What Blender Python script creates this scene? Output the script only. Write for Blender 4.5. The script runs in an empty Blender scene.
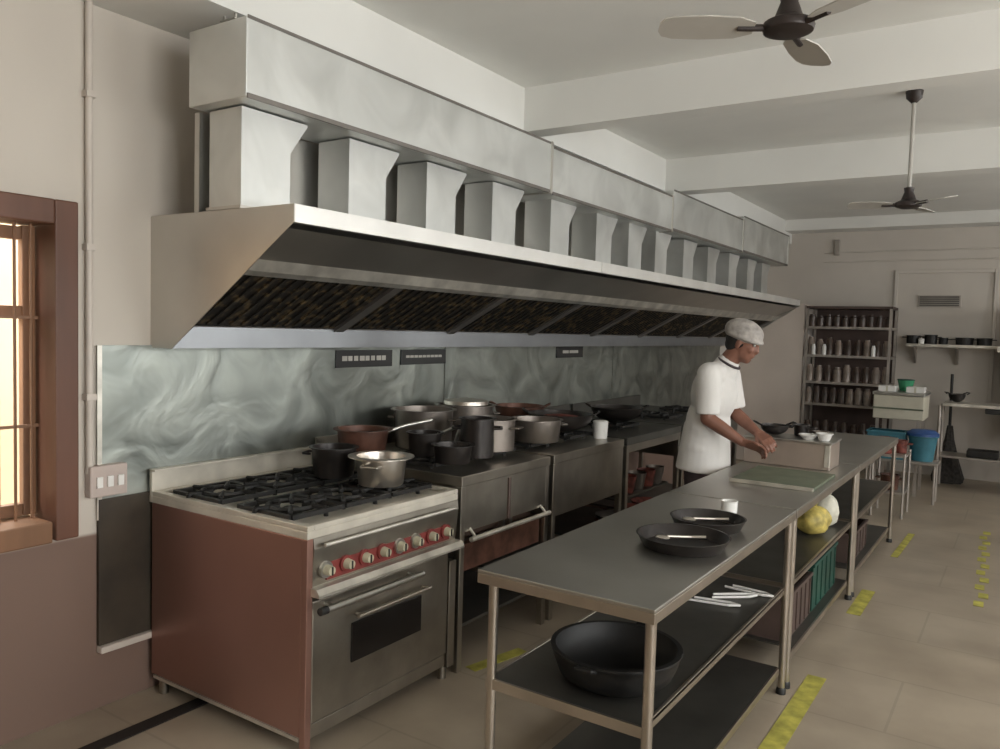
import bpy, bmesh, math, random
from mathutils import Vector, Matrix
random.seed(7)
R = math.radians; PI = math.pi
SC = bpy.context.scene; COL = SC.collection

# ------------------------------------------------------------------ materials
def newmat(name):
    m = bpy.data.materials.new(name); m.use_nodes = True
    nt = m.node_tree; b = nt.nodes['Principled BSDF']
    return m, nt, b
def mat(name, col, rough=.5, metal=0, var=.08, scale=6, bump=0, spec=None, stretch=None, col2=None, rvar=.0, detail=4, coat=0):
    m, nt, b = newmat(name); N = nt.nodes; L = nt.links
    tc = N.new('ShaderNodeTexCoord'); mp = N.new('ShaderNodeMapping')
    if stretch: mp.inputs['Scale'].default_value = stretch
    no = N.new('ShaderNodeTexNoise'); no.inputs['Scale'].default_value = scale; no.inputs['Detail'].default_value = detail
    L.new(tc.outputs['Object'], mp.inputs[0]); L.new(mp.outputs[0], no.inputs['Vector'])
    rp = N.new('ShaderNodeValToRGB'); e = rp.color_ramp.elements
    c = Vector(col)
    a = c*(1-var*2); z = Vector(col2) if col2 else c*(1+var)
    e[0].position = .3; e[0].color = (*a, 1); e[1].position = .7; e[1].color = (*[min(1, k) for k in z], 1)
    L.new(no.outputs['Fac'], rp.inputs['Fac']); L.new(rp.outputs[0], b.inputs['Base Color'])
    b.inputs['Metallic'].default_value = metal; b.inputs['Roughness'].default_value = rough
    if rvar:
        mr = N.new('ShaderNodeMapRange'); mr.inputs['To Min'].default_value = rough-rvar; mr.inputs['To Max'].default_value = rough+rvar
        L.new(no.outputs['Fac'], mr.inputs['Value']); L.new(mr.outputs[0], b.inputs['Roughness'])
    if bump:
        bp = N.new('ShaderNodeBump'); bp.inputs['Strength'].default_value = bump; bp.inputs['Distance'].default_value = .01
        L.new(no.outputs['Fac'], bp.inputs['Height']); L.new(bp.outputs[0], b.inputs['Normal'])
    if coat: b.inputs['Coat Weight'].default_value = coat
    return m
def swirl_steel(name, c1, c2, rough, scale, dist):
    m, nt, b = newmat(name); N = nt.nodes; L = nt.links
    tc = N.new('ShaderNodeTexCoord')
    n1 = N.new('ShaderNodeTexNoise'); n1.inputs['Scale'].default_value = scale; n1.inputs['Detail'].default_value = 3; n1.inputs['Distortion'].default_value = dist
    L.new(tc.outputs['Object'], n1.inputs['Vector'])
    rp = N.new('ShaderNodeValToRGB'); e = rp.color_ramp.elements
    e[0].position = .32; e[0].color = (*c1, 1); e[1].position = .68; e[1].color = (*c2, 1)
    L.new(n1.outputs['Fac'], rp.inputs['Fac']); L.new(rp.outputs[0], b.inputs['Base Color'])
    b.inputs['Metallic'].default_value = 1
    mr = N.new('ShaderNodeMapRange'); mr.inputs['To Min'].default_value = rough-.1; mr.inputs['To Max'].default_value = rough+.15
    L.new(n1.outputs['Fac'], mr.inputs['Value']); L.new(mr.outputs[0], b.inputs['Roughness'])
    bp = N.new('ShaderNodeBump'); bp.inputs['Strength'].default_value = .35; bp.inputs['Distance'].default_value = .02
    L.new(n1.outputs['Fac'], bp.inputs['Height']); L.new(bp.outputs[0], b.inputs['Normal'])
    return m
def filter_mat():
    m, nt, b = newmat('greasy_filter'); N = nt.nodes; L = nt.links
    tc = N.new('ShaderNodeTexCoord')
    n1 = N.new('ShaderNodeTexNoise'); n1.inputs['Scale'].default_value = 22; n1.inputs['Detail'].default_value = 5
    L.new(tc.outputs['Object'], n1.inputs['Vector'])
    rp = N.new('ShaderNodeValToRGB'); e = rp.color_ramp.elements
    e[0].position = .50; e[0].color = (.018, .015, .012, 1); e[1].position = .74; e[1].color = (.17, .12, .06, 1)
    L.new(n1.outputs['Fac'], rp.inputs['Fac']); L.new(rp.outputs[0], b.inputs['Base Color'])
    b.inputs['Roughness'].default_value = .6; b.inputs['Metallic'].default_value = .3
    return m
M = {}
M['wall'] = mat('painted_wall', (.60, .55, .485), .75, var=.03, scale=1.3, bump=.05)
def banded_wall():
    m, nt, b = newmat('wall_brown_lower_band'); N = nt.nodes; L = nt.links
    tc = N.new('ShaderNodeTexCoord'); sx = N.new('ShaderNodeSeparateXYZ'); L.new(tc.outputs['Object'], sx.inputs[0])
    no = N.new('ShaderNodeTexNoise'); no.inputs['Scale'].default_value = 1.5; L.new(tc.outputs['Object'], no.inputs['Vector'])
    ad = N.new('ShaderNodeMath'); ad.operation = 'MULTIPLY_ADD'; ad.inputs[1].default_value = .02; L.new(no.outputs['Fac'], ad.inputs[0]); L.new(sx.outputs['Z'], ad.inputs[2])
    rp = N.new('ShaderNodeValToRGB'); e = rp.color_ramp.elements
    e[0].position = .745; e[0].color = (.205, .135, .105, 1); e[1].position = .76; e[1].color = (.60, .55, .485, 1)  # colour turns from beige to brown below the window sill
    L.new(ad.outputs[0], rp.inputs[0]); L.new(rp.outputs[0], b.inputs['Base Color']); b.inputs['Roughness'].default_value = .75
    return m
M['wall_brown'] = mat('brown_painted_wall', (.26, .20, .16), .75, var=.04, scale=1.5)
M['wall_banded'] = banded_wall()
M['wall_back'] = mat('painted_back_wall', (.60, .555, .50), .8, var=.04, scale=1.5, bump=.05)
M['ceil'] = mat('white_ceiling', (.80, .795, .76), .85, var=.03, scale=1.2, bump=.03)
M['steel'] = mat('brushed_steel', (.56, .55, .52), .33, 1, var=.07, scale=3, rvar=.07)
M['hood'] = mat('hood_steel', (.60, .58, .54), .42, 1, var=.05, scale=2.5, rvar=.06)
M['duct'] = swirl_steel('duct_galvanised_steel', (.62, .63, .61), (.78, .79, .77), .5, 3.0, .6)
M['splash'] = swirl_steel('splash_sheet_steel', (.25, .27, .25), (.41, .435, .40), .38, 3.4, 1.2)
M['range'] = mat('worn_range_steel', (.41, .38, .33), .36, 1, var=.12, scale=5, rvar=.08)
M['panel'] = mat('reflection_tinted_side_panel', (.36, .205, .165), .42, .75, var=.06, scale=1.6)  # steel; the warm reflection of the room is put into its colour
M['lightsteel'] = mat('scuffed_light_steel', (.72, .69, .62), .38, .8, var=.15, scale=8, rvar=.1)
M['enamel'] = mat('stained_cream_enamel', (.62, .58, .50), .35, .25, var=.12, scale=6, rvar=.08)
M['letters'] = mat('faded_lettering', (.42, .40, .36), .6, 0)
M['trough'] = mat('bluish_trough_steel', (.33, .345, .365), .4, .9, var=.05, scale=4)
M['lip'] = mat('window_lit_lip_steel', (.86, .85, .82), .45, .8, var=.04, scale=4)  # window light on the lip put into a paler base colour
M['tabletop'] = mat('worn_tabletop_steel', (.50, .49, .455), .36, 1, var=.08, scale=2.2, rvar=.06)
M['legsteel'] = mat('table_tube_steel', (.50, .45, .39), .36, 1, var=.08, scale=6)
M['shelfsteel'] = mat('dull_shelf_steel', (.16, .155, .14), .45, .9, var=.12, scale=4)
M['iron'] = mat('cast_iron', (.022, .021, .02), .5, .3, var=.2, scale=14, bump=.2)
M['blackpan'] = mat('sooty_black_iron', (.010, .010, .010), .55, .2, var=.2, scale=10)
M['darkpan'] = mat('seasoned_dark_pan', (.035, .03, .028), .35, .5, var=.25, scale=9)
M['brownpan'] = mat('browned_pan', (.14, .065, .045), .45, .4, var=.3, scale=10)
M['pot'] = mat('aluminium_pot', (.66, .61, .55), .3, .95, var=.08, scale=5)
M['dullpot'] = mat('dull_aluminium_pot', (.25, .22, .195), .38, .85, var=.15, scale=7)
M['red'] = mat('red_knob', (.24, .045, .04), .45, 0, var=.15, scale=20)
M['cream'] = mat('cream_knob_face', (.55, .52, .38), .45, 0, var=.1, scale=20)
M['black'] = mat('black_plastic', (.02, .02, .02), .45, 0)
M['ovenglass'] = mat('dark_oven_glass', (.012, .010, .009), .15, 0, var=.1)
M['filter'] = filter_mat()
M['wood'] = mat('reddish_window_wood', (.14, .06, .035), .5, 0, var=.2, scale=5, stretch=(1, 1, .15))
M['woodlight'] = mat('sunlit_window_wood', (.24, .12, .06), .55, 0, var=.2, scale=5, stretch=(1, 1, .15))  # paler copy of the window wood, sunlight put into the colour
M['outwall'] = mat('outside_plaster', (.36, .29, .20), .9, 0, var=.06, scale=1.0)
M['ground'] = mat('outside_ground', (.42, .34, .24), .95, 0, var=.2, scale=2)
M['yellow'] = mat('worn_yellow_tape', (.50, .46, .09), .6, 0, var=.25, scale=12)
M['drain'] = mat('dark_drain', (.018, .014, .012), .7, 0)
M['white'] = mat('white_plastic', (.78, .77, .74), .45, 0, var=.04)
M['pinkbox'] = mat('pinkish_box_plastic', (.50, .42, .38), .5, 0, var=.05)
M['conduit'] = mat('pale_conduit', (.62, .56, .50), .5, 0, var=.05)
M['green'] = mat('green_plastic', (.015, .07, .05), .5, 0, var=.2, scale=8)
M['board'] = mat('grey_green_board', (.13, .15, .10), .5, 0, var=.15, scale=8)
M['teal'] = mat('teal_plastic', (.05, .19, .25), .5, 0, var=.15)
M['blue'] = mat('blue_plastic', (.03, .09, .28), .5, 0, var=.15)
M['creambox'] = mat('cream_box', (.55, .52, .42), .6, 0, var=.06)
M['yellowbag'] = mat('yellow_bag', (.62, .50, .14), .55, 0, var=.3, scale=18, bump=.4)
M['whitebag'] = mat('white_bag', (.75, .73, .62), .55, 0, var=.1, scale=18, bump=.4)
M['redbrown'] = mat('red_brown_food', (.20, .05, .035), .6, 0, var=.35, scale=25, bump=.5)
M['fanblade'] = mat('fan_blade_grey', (.48, .46, .42), .45, 0, var=.04)
M['fanmotor'] = mat('dark_fan_motor', (.035, .025, .022), .45, .2, var=.1)
M['darkcab'] = mat('dark_brown_cabinet', (.09, .06, .05), .55, 0, var=.15, scale=4)
M['glassware'] = mat('pale_jar', (.26, .21, .175), .3, 0, var=.15, scale=12)
M['darkjar'] = mat('brown_jar', (.075, .05, .038), .35, 0, var=.25, scale=12)
M['rack'] = mat('rack_steel', (.48, .44, .40), .45, .8, var=.1)
M['skin'] = mat('brown_skin', (.235, .105, .07), .5, 0, var=.10, scale=9)
M['shirt'] = mat('white_cotton', (.72, .70, .675), .85, 0, var=.04, scale=7, bump=.15)
M['trousers'] = mat('dark_trousers', (.06, .045, .05), .85, 0, var=.15, scale=9)
M['hair'] = mat('black_hair', (.012, .010, .009), .6, 0)
M['cap'] = mat('translucent_hair_cap', (.40, .37, .345), .8, 0, var=.18, scale=26, bump=.6)
M['eye'] = mat('eye_white', (.7, .68, .64), .3, 0)
M['shoe'] = mat('black_shoe', (.02, .02, .02), .4, 0)
# floor: worn stone with faint slab joints
def floor_mat():
    m, nt, b = newmat('worn_stone_floor'); N = nt.nodes; L = nt.links
    tc = N.new('ShaderNodeTexCoord')
    br = N.new('ShaderNodeTexBrick'); br.offset = .5
    br.inputs['Scale'].default_value = 1; br.inputs['Brick Width'].default_value = 1.1; br.inputs['Row Height'].default_value = .6
    br.inputs['Mortar Size'].default_value = .006
    br.inputs['Color1'].default_value = (.39, .33, .255, 1); br.inputs['Color2'].default_value = (.385, .33, .26, 1); br.inputs['Mortar'].default_value = (.33, .285, .22, 1)
    n1 = N.new('ShaderNodeTexNoise'); n1.inputs['Scale'].default_value = 2.4; n1.inputs['Detail'].default_value = 6
    L.new(tc.outputs['Object'], br.inputs['Vector']); L.new(tc.outputs['Object'], n1.inputs['Vector'])
    mx = N.new('ShaderNodeMix'); mx.data_type = 'RGBA'; mx.blend_type = 'MULTIPLY'; mx.inputs[0].default_value = .55
    rp = N.new('ShaderNodeValToRGB'); e = rp.color_ramp.elements
    e[0].position = .3; e[0].color = (.55, .50, .45, 1); e[1].position = .65; e[1].color = (1.05, 1.03, 1, 1)
    L.new(n1.outputs['Fac'], rp.inputs[0]); L.new(br.outputs['Color'], mx.inputs[6]); L.new(rp.outputs[0], mx.inputs[7]); L.new(mx.outputs[2], b.inputs['Base Color'])
    mr = N.new('ShaderNodeMapRange'); mr.inputs['To Min'].default_value = .3; mr.inputs['To Max'].default_value = .55
    L.new(n1.outputs['Fac'], mr.inputs['Value']); L.new(mr.outputs[0], b.inputs['Roughness'])
    return m
M['floor'] = floor_mat()

# ------------------------------------------------------------------ mesh helpers
class MB:
    def __init__(s): s.bm = bmesh.new()
    def box(s, x0, x1, y0, y1, z0, z1, bev=0):
        r = bmesh.ops.create_cube(s.bm, size=1)
        vs = r['verts']
        for v in vs:
            v.co = Vector(((x0+x1)/2+v.co.x*(x1-x0), (y0+y1)/2+v.co.y*(y1-y0), (z0+z1)/2+v.co.z*(z1-z0)))
        if bev:
            es = list({e for v in vs for e in v.link_edges})
            bmesh.ops.bevel(s.bm, geom=es, offset=bev, segments=2, affect='EDGES', profile=.5)
        return s
    def prism(s, prof, a0, a1, axis='Y'):
        """closed profile of (u, w) swept along an axis; Y: (x,z), X: (y,z), Z: (x,y)"""
        def P(u, w, a):
            return {'Y': (u, a, w), 'X': (a, u, w), 'Z': (u, w, a)}[axis]
        A = [s.bm.verts.new(P(u, w, a0)) for u, w in prof]; B = [s.bm.verts.new(P(u, w, a1)) for u, w in prof]
        n = len(prof)
        s.bm.faces.new(A); s.bm.faces.new(B[::-1])
        for i in range(n): s.bm.faces.new((A[i], B[i], B[(i+1) % n], A[(i+1) % n]))
        return s
    def tube(s, p, q, r, r2=None, seg=14, cap=True):
        p, q = Vector(p), Vector(q); r2 = r if r2 is None else r2
        d = q-p; rot = d.to_track_quat('Z', 'Y').to_matrix().to_4x4()
        bmesh.ops.create_cone(s.bm, cap_ends=cap, segments=seg, radius1=r, radius2=r2, depth=d.length,
                              matrix=Matrix.Translation((p+q)/2) @ rot)
        return s
    def path(s, pts, r, seg=10):
        for a, b in zip(pts[:-1], pts[1:]): s.tube(a, b, r, seg=seg)
        for a in pts[1:-1]: s.ball(a, (r, r, r), seg=8)
        return s
    def ball(s, c, rad, seg=16, rot=None):
        mtx = Matrix.Translation(c) @ (rot or Matrix.Identity(4)) @ Matrix.Diagonal((*rad, 1))
        bmesh.ops.create_uvsphere(s.bm, u_segments=seg, v_segments=max(6, seg//2+2), radius=1, matrix=mtx); return s
    def lathe(s, prof, c=(0, 0, 0), seg=32, squash=1):
        rings = []
        for r, z in prof:
            if r < 1e-5: rings.append([s.bm.verts.new((c[0], c[1], c[2]+z))])
            else: rings.append([s.bm.verts.new((c[0]+r*math.cos(2*PI*k/seg), c[1]+squash*r*math.sin(2*PI*k/seg), c[2]+z)) for k in range(seg)])
        for A, B in zip(rings[:-1], rings[1:]):
            for k in range(seg):
                a = A[k % len(A)]; b = A[(k+1) % len(A)]; c2 = B[(k+1) % len(B)]; d = B[k % len(B)]
                f = []
                for v in (a, b, c2, d):
                    if v not in f: f.append(v)
                if len(f) > 2:
                    try: s.bm.faces.new(f)
                    except ValueError: pass
        return s
    def torus(s, c, R_, r, seg=32, rs=8, M4=None):
        rings = []
        for i in range(seg):
            a = 2*PI*i/seg; ring = []
            for j in range(rs):
                b = 2*PI*j/rs; v = Vector(((R_+r*math.cos(b))*math.cos(a), (R_+r*math.cos(b))*math.sin(a), r*math.sin(b)))
                if M4: v = M4 @ v
                ring.append(s.bm.verts.new(v+Vector(c)))
            rings.append(ring)
        for i in range(seg):
            for j in range(rs):
                s.bm.faces.new((rings[i][j], rings[(i+1) % seg][j], rings[(i+1) % seg][(j+1) % rs], rings[i][(j+1) % rs]))
        return s
    def build(s, name, m, parent=None, smooth=None, loc=None):
        bmesh.ops.recalc_face_normals(s.bm, faces=s.bm.faces)
        off = Vector(loc) if loc else Vector((0, 0, 0))
        if parent:
            q = parent
            while q: off = off+q.location; q = q.parent
        if off.length: bmesh.ops.translate(s.bm, verts=s.bm.verts, vec=-off)
        me = bpy.data.meshes.new(name); s.bm.to_mesh(me); s.bm.free()
        o = bpy.data.objects.new(name, me); COL.objects.link(o)
        me.materials.append(m if not isinstance(m, str) else M[m])
        if parent: o.parent = parent
        if loc: o.location = loc
        if smooth is not None:
            for p in me.polygons: p.use_smooth = True
            me.set_sharp_from_angle(angle=R(smooth))
        return o
def empty(name, loc, label=None, cat=None, group=None):
    o = bpy.data.objects.new(name, None); COL.objects.link(o); o.location = loc; o.empty_display_size = .1
    return tag(o, label, cat, group)
def tag(o, label=None, cat=None, group=None, kind=None):
    if label: o['label'] = label
    if cat: o['category'] = cat
    if group: o['group'] = group
    if kind: o['kind'] = kind
    return o
def struct(o): o['kind'] = 'structure'; return o
def kids(o): return [c for c in bpy.data.objects if c.parent == o]
def copy_tree(o, loc=None, parent=None, rz=None):
    c = o.copy(); COL.objects.link(c); c.parent = parent
    if loc is not None: c.location = loc
    if rz is not None: c.rotation_euler.z = rz
    for ch in kids(o): copy_tree(ch, None, c)
    return c

# ------------------------------------------------------------------ room shell
YB, YF, XR, ZC = 11.0, -3.0, 6.2, 3.14
struct(MB().box(-.25, XR+.25, YF-.25, YB+.25, -.12, 0).build('floor', 'floor'))
struct(MB().box(-.35, XR+.35, YF-.35, YB+.35, ZC, ZC+.2).build('ceiling', 'ceil'))
def wall_x(name, xa, xb, m, holes):
    """wall slab with x thickness; holes = (y0,y1,z0,z1)"""
    mb = MB(); y = YF-.2
    for (a, b, c, d) in holes:
        mb.box(xa, xb, y, a, 0, ZC); mb.box(xa, xb, a, b, 0, c); mb.box(xa, xb, a, b, d, ZC); y = b
    mb.box(xa, xb, y, YB+.2, 0, ZC)
    return struct(mb.build(name, m))
WZ0, WZ1 = .79, 2.04
wall_x('wall_left', -.2, 0, 'wall_banded', [(.50, 1.66, WZ0, WZ1)])
WR = [(-.9, 1.7, 1.0, 2.75), (2.6, 4.1, 1.0, 2.75), (5.3, 6.6, 1.2, 2.7), (8.6, 9.8, 1.2, 2.6)]
wall_x('wall_right', XR, XR+.2, 'wall_brown', WR)
WF = (5.2, 5.9, 1.6, 2.4)
mb = MB(); mb.box(0, WF[0], YF-.2, YF, 0, ZC); mb.box(WF[1], XR, YF-.2, YF, 0, ZC); mb.box(WF[0], WF[1], YF-.2, YF, 0, WF[2]); mb.box(WF[0], WF[1], YF-.2, YF, WF[3], ZC)
struct(mb.build('wall_front', 'wall_brown'))
struct(MB().box(0, XR, YB, YB+.2, 0, ZC).build('wall_back', 'wall_back'))
# beams: longitudinal ledge over the duct, cross beams
struct(MB().box(0, .45, YF, YB, 2.87, ZC).build('trim_1', 'ceil'))
struct(MB().box(.45, XR, 4.28, 4.44, 2.87, ZC).build('trim_2', 'ceil'))
struct(MB().box(.45, XR, 6.60, 6.80, 2.86, ZC).build('trim_3', 'ceil'))
struct(MB().box(.45, XR, YB-.35, YB, 3.0, ZC).build('trim_4', 'ceil'))
# raised panel outline on the back wall
mb = MB()
for a in ((1.72, 1.76, .95, 2.50), (2.78, 2.82, .95, 2.50), (1.76, 2.78, 2.46, 2.50)): mb.box(a[0], a[1], YB-.03, YB, a[2], a[3], .004)
struct(mb.build('trim_5', 'wall_back'))
struct(MB().box(0, .79, YB-.55, YB, 0, 2.06, .01).build('trim_6', mat('pale_pillar', (.62, .55, .49), .7, var=.04, scale=2)))

# ------------------------------------------------------------------ windows
w = empty('window_1', (0, 1.1, WZ0)); struct(w)
fr = MB()
y0, y1 = .50, 1.66
fr.box(-.16, .045, y1-.055, y1+.035, WZ0-.035, WZ1+.04, .006)
fr.box(-.16, .045, y0-.035, y0+.075, WZ0-.035, WZ1+.04, .006)
fr.box(-.16, .045, y0+.075, y1-.055, WZ1-.055, WZ1+.04, .006)
fr.build('window_frame', 'wood', w)
MB().box(-.18, .06, y0+.075, y1-.075, WZ0-.035, WZ0+.05, .006).build('window_sill', 'woodlight', w)
for (a, b) in ((y1-.38, y1-.060), (y0+.08, y1-.44)):
    s_ = MB()
    s_.box(-.13, -.095, a, a+.05, WZ0+.055, WZ1-.06, .004); s_.box(-.13, -.095, b-.05, b, WZ0+.055, WZ1-.06, .004)
    for z in (WZ0+.055, 1.62, WZ1-.115): s_.box(-.13, -.095, a+.05, b-.05, z, z+.05, .004)
    so = s_.build('window_sash', 'woodlight', w)
bars = MB()
for k in range(18): bars.tube((-.05, y0+.10+.06*k, WZ0+.05), (-.05, y0+.10+.06*k, WZ1-.055), .006, seg=8)
for z in (1.2, 1.62): bars.box(-.056, -.046, y0+.075, y1-.075, z, z+.012)
bars.build('window_bars', 'woodlight', w)
struct(w)
for i, (a, b, c, d) in enumerate(WR):
    w2 = empty('window_%d' % (i+2), (XR, (a+b)/2, c)); struct(w2)
    f = MB()
    f.box(XR-.02, XR+.1, a, a+.06, c, d); f.box(XR-.02, XR+.1, b-.06, b, c, d); f.box(XR-.02, XR+.1, a+.06, b-.06, c, c+.06); f.box(XR-.02, XR+.1, a+.06, b-.06, d-.06, d)
    f.box(XR+.02, XR+.06, (a+b)/2-.03, (a+b)/2+.03, c+.06, d-.06)
    f.build('window_frame', 'wood', w2)
w2 = empty('window_6', ((WF[0]+WF[1])/2, YF, WF[2])); struct(w2)
f = MB(); a, b, c, d = WF
f.box(a, a+.06, YF-.1, YF+.02, c, d); f.box(b-.06, b, YF-.1, YF+.02, c, d); f.box(a+.06, b-.06, YF-.1, YF+.02, c, c+.06); f.box(a+.06, b-.06, YF-.1, YF+.02, d-.06, d)
f.build('window_frame', 'wood', w2)
# outside
tag(MB().box(-9, -.3, -8, 9, -.3, -.12).build('outside_ground', 'ground'), kind='structure')
tag(MB().box(-3.2, -3.0, -8, 9, -.12, 3.6).build('wall_outside', 'outwall'), kind='structure')

# ------------------------------------------------------------------ splash sheet (three overlapping sheets), conduit, switch box
sp = empty('wall_steel_sheet', (0, 5.6, .80), 'tall swirled grey-green stainless sheet lining the wall behind the ranges', 'wall cladding')
for a, b in ((1.785, 4.1), (4.1, 6.6), (6.6, 9.6)):
    MB().box(.001, .012, a+.004, b-.004, .80, 1.52).build('sheet', 'splash', sp)
mb = MB(); mb.box(.012, .017, 1.785, 1.805, .80, 1.52).build('edge_strip', 'lightsteel', sp)
c = empty('wall_conduit', (.02, 1.755, 1.0), 'pale vertical conduit pipe running down the wall to the switch box', 'pipe')
MB().tube((.02, 1.75, 1.0), (.02, 1.75, 2.87), .014).build('pipe', 'conduit', c, 40)
for z in (1.3, 1.9, 2.5): MB().box(0, .04, 1.73, 1.77, z, z+.025).build('clamp', 'conduit', c)
c = empty('switch_box', (.0, 1.83, .93), 'small pinkish switch box on the wall below the conduit and steel sheet', 'switch')
MB().box(0, .045, 1.74, 1.90, .90, 1.03, .006).build('housing', 'pinkbox', c)
for k in range(3): MB().box(.045, .053, 1.765+.045*k, 1.79+.045*k, .94, .985, .002).build('rocker_switch', 'white', c)
c = empty('wall_panel', (.0, 1.9, .27), 'tall dark brown panel fixed low on the wall beside the range', 'panel')
MB().box(0, .02, 1.79, 2.03, .27, .885, .003).build('board', mat('dark_brown_board', (.05, .038, .025), .6, 0, var=.2, scale=5), c)
MB().box(0, .04, 1.79, 2.03, .24, .268, .004).build('ledge', 'conduit', c)
tag(MB().box(.26, .33, -1.2, 2.25, .001, .006).build('floor_drain', 'drain', loc=(.295, .5, .001)), 'narrow dark drain strip in the floor along the left wall', 'drain')

# ------------------------------------------------------------------ hood
HY0, HY1 = 2.03, 9.75
hood = empty('exhaust_hood', (.45, 5.9, 1.51), 'very long stainless exhaust hood with slanted open front above the cooking ranges', 'exhaust hood')
prof = [(0, 1.51), (.15, 1.51), (.892, 2.005), (.892, 2.072), (0, 2.072)]
MB().prism(prof, HY0, HY0+.004).build('side_panel', 'hood', hood)
MB().prism(prof, HY1-.004, HY1).build('side_panel', 'hood', hood)
mb = MB()
mb.box(0, .884, HY0+.005, HY1-.005, 2.066, 2.072)           # top sheet
mb.build('top_sheet', 'hood', hood)
mb = MB()
for a, b in ((HY0+.005, 4.55), (4.555, 7.15), (7.155, HY1-.005)):
    mb.box(.886, .892, a, b, 2.005, 2.072); mb.box(.852, .886, a, b, 2.005, 2.010)
mb.build('front_lip', 'lip', hood)
MB().prism([(.850, 1.985), (.856, 1.985), (.604, 1.868), (.598, 1.868)], HY0+.006, HY1-.006).build('inner_plate', 'hood', hood)
MB().prism([(.604, 1.868), (.63, 1.88), (.60, 1.835), (.565, 1.818), (.56, 1.83), (.59, 1.85)], HY0+.006, HY1-.006).build('grease_gutter', 'lightsteel', hood)
mb = MB()
mb.box(.144, .150, HY0+.006, HY1-.006, 1.512, 1.605); mb.box(.005, .144, HY0+.006, HY1-.006, 1.512, 1.518)
mb.build('bottom_trough', 'trough', hood)
nF = 8; pitch = (HY1-HY0-.02)/nF
def slope_pt(t, off): # along filter plane
    x = .155+(.57-.155)*t; z = 1.607+(1.835-1.607)*t
    return (x-off*.48, z+off*.87)
for i in range(nF):
    a = HY0+.01+i*pitch+.035; b = HY0+.01+(i+1)*pitch-.035
    f = MB()
    p0, p1, p2, p3 = slope_pt(0, .004), slope_pt(1, .004), slope_pt(1, .03), slope_pt(0, .03)
    f.prism([p0, p1, p2, p3], a, b)
    fo = f.build('grease_filter', 'filter', hood)
    n = 14; bf = MB()
    for k in range(n):
        yy = a+.02+(b-a-.04)*(k+.5)/n
        q0, q1, q2, q3 = slope_pt(.05, -.006), slope_pt(.95, -.006), slope_pt(.95, .003), slope_pt(.05, .003)
        bf.prism([q0, q1, q2, q3], yy-.008, yy+.008)
    bf.build('baffle_slats', 'filter', fo)
for i in range(nF+1):
    c_ = HY0+.01+i*pitch; a = max(c_-.033, HY0+.006); b = min(c_+.033, HY1-.006)
    p0, p1, p2, p3 = slope_pt(-.02, -.012), slope_pt(1.02, -.012), slope_pt(1.02, .02), slope_pt(-.02, .02)
    MB().prism([p0, p1, p2, p3], a, b).build('filter_divider', mat('divider_steel', (.25, .23, .21), .45, .8) if i == 0 else bpy.data.materials['divider_steel'], hood)

# ------------------------------------------------------------------ duct and its drops
duct = empty('exhaust_duct', (.51, 5.7, 2.47), 'long galvanised rectangular exhaust duct running under the ceiling above the hood', 'duct')
X0, X1, D0, D1 = .345, .69, 1.97, 9.9
secs = [(D0, 4.24, 2.765, 2.472), (4.245, 6.2, 2.745, 2.465), (6.205, 8.1, 2.80, 2.480), (8.105, D1, 2.84, 2.490)]
for i, (a, b, zt, zb) in enumerate(secs):
    s_ = MB().box(X0, X1, a, b, zb, zt, .004).build('duct_section', 'duct', duct)
    MB().box(X0-.008, X1+.008, b-.02, b-.002, zb-.008, zt+.008).build('flange', 'hood', s_)
for yy in (2.12, 4.9, 7.4):
    h = MB(); zt = 2.74
    h.tube((.365, yy, zt), (.365, yy, 2.87), .006, seg=8); h.tube((.435, yy, zt), (.435, yy, 2.87), .006, seg=8)
    h.box(.355, .445, yy-.015, yy+.015, 2.845, 2.85)
    h.build('hanger', 'hood', duct)
drops = [2.035, 2.62, 3.17, 3.76, 4.42, 5.06, 5.60, 6.12, 6.75, 7.38, 8.02, 8.65, 9.2]
for a, b, zt, zb in secs:
    MB().box(X1, X1+.008, a+.004, b-.03, zb-.006, zb+.012).build('edge_angle', bpy.data.materials['divider_steel'], duct)
    MB().box(X1, X1+.005, a+.004, b-.03, zt-.008, zt+.004).build('edge_angle', bpy.data.materials['divider_steel'], duct)
for i, y in enumerate(drops):
    d = MB(); w_ = .245; fx = .585
    # body, flared towards +Y at the top
    P = [(y, 2.073), (y+w_, 2.073), (y+w_, 2.33), (y+w_+.09, 2.455), (y+w_+.09, 2.465), (y, 2.465)]
    d.prism(P, .39, fx, 'X')
    o = d.build('duct_drop', 'duct', duct)
    g = MB(); g.box(.385, fx+.012, y-.012, y+w_+.012, 2.073, 2.085); g.build('collar', 'hood', o)
# perforated plenum back between drops
MB().box(.30, .33, HY0, HY1-.1, 2.073, 2.47).build('back_plate', 'hood', duct)

# ------------------------------------------------------------------ signs under the hood
def sign(y0, y1, z0, z1, lab, marks):
    s = empty('wall_sign', (.012, (y0+y1)/2, z0), lab, 'sign')
    MB().box(.012, .020, y0, y1, z0, z1, .002).build('plate', 'black', s)
    t = MB()
    for a, b, c, d in marks:
        t.box(.020, .0212, y0+(y1-y0)*a, y0+(y1-y0)*b, z0+(z1-z0)*c, z0+(z1-z0)*d)
    t.build('lettering', 'letters', s)
sign(3.12, 3.58, 1.395, 1.492, 'left black sign with a row of small white letters under the hood', [(.10+.1*k, .10+.1*k+(.07 if k % 3 else .085), .38, .66) for k in range(8)])
sign(3.66, 4.10, 1.40, 1.492, 'middle black sign with one thin white line of letters', [(.1+.09*k, .1+.09*k+.075, .46, .62) for k in range(9)])
sign(5.55, 6.0, 1.415, 1.505, 'small far black sign with a short white bar', [(.22, .44, .4, .66), (.47, .80, .4, .66)])

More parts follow.
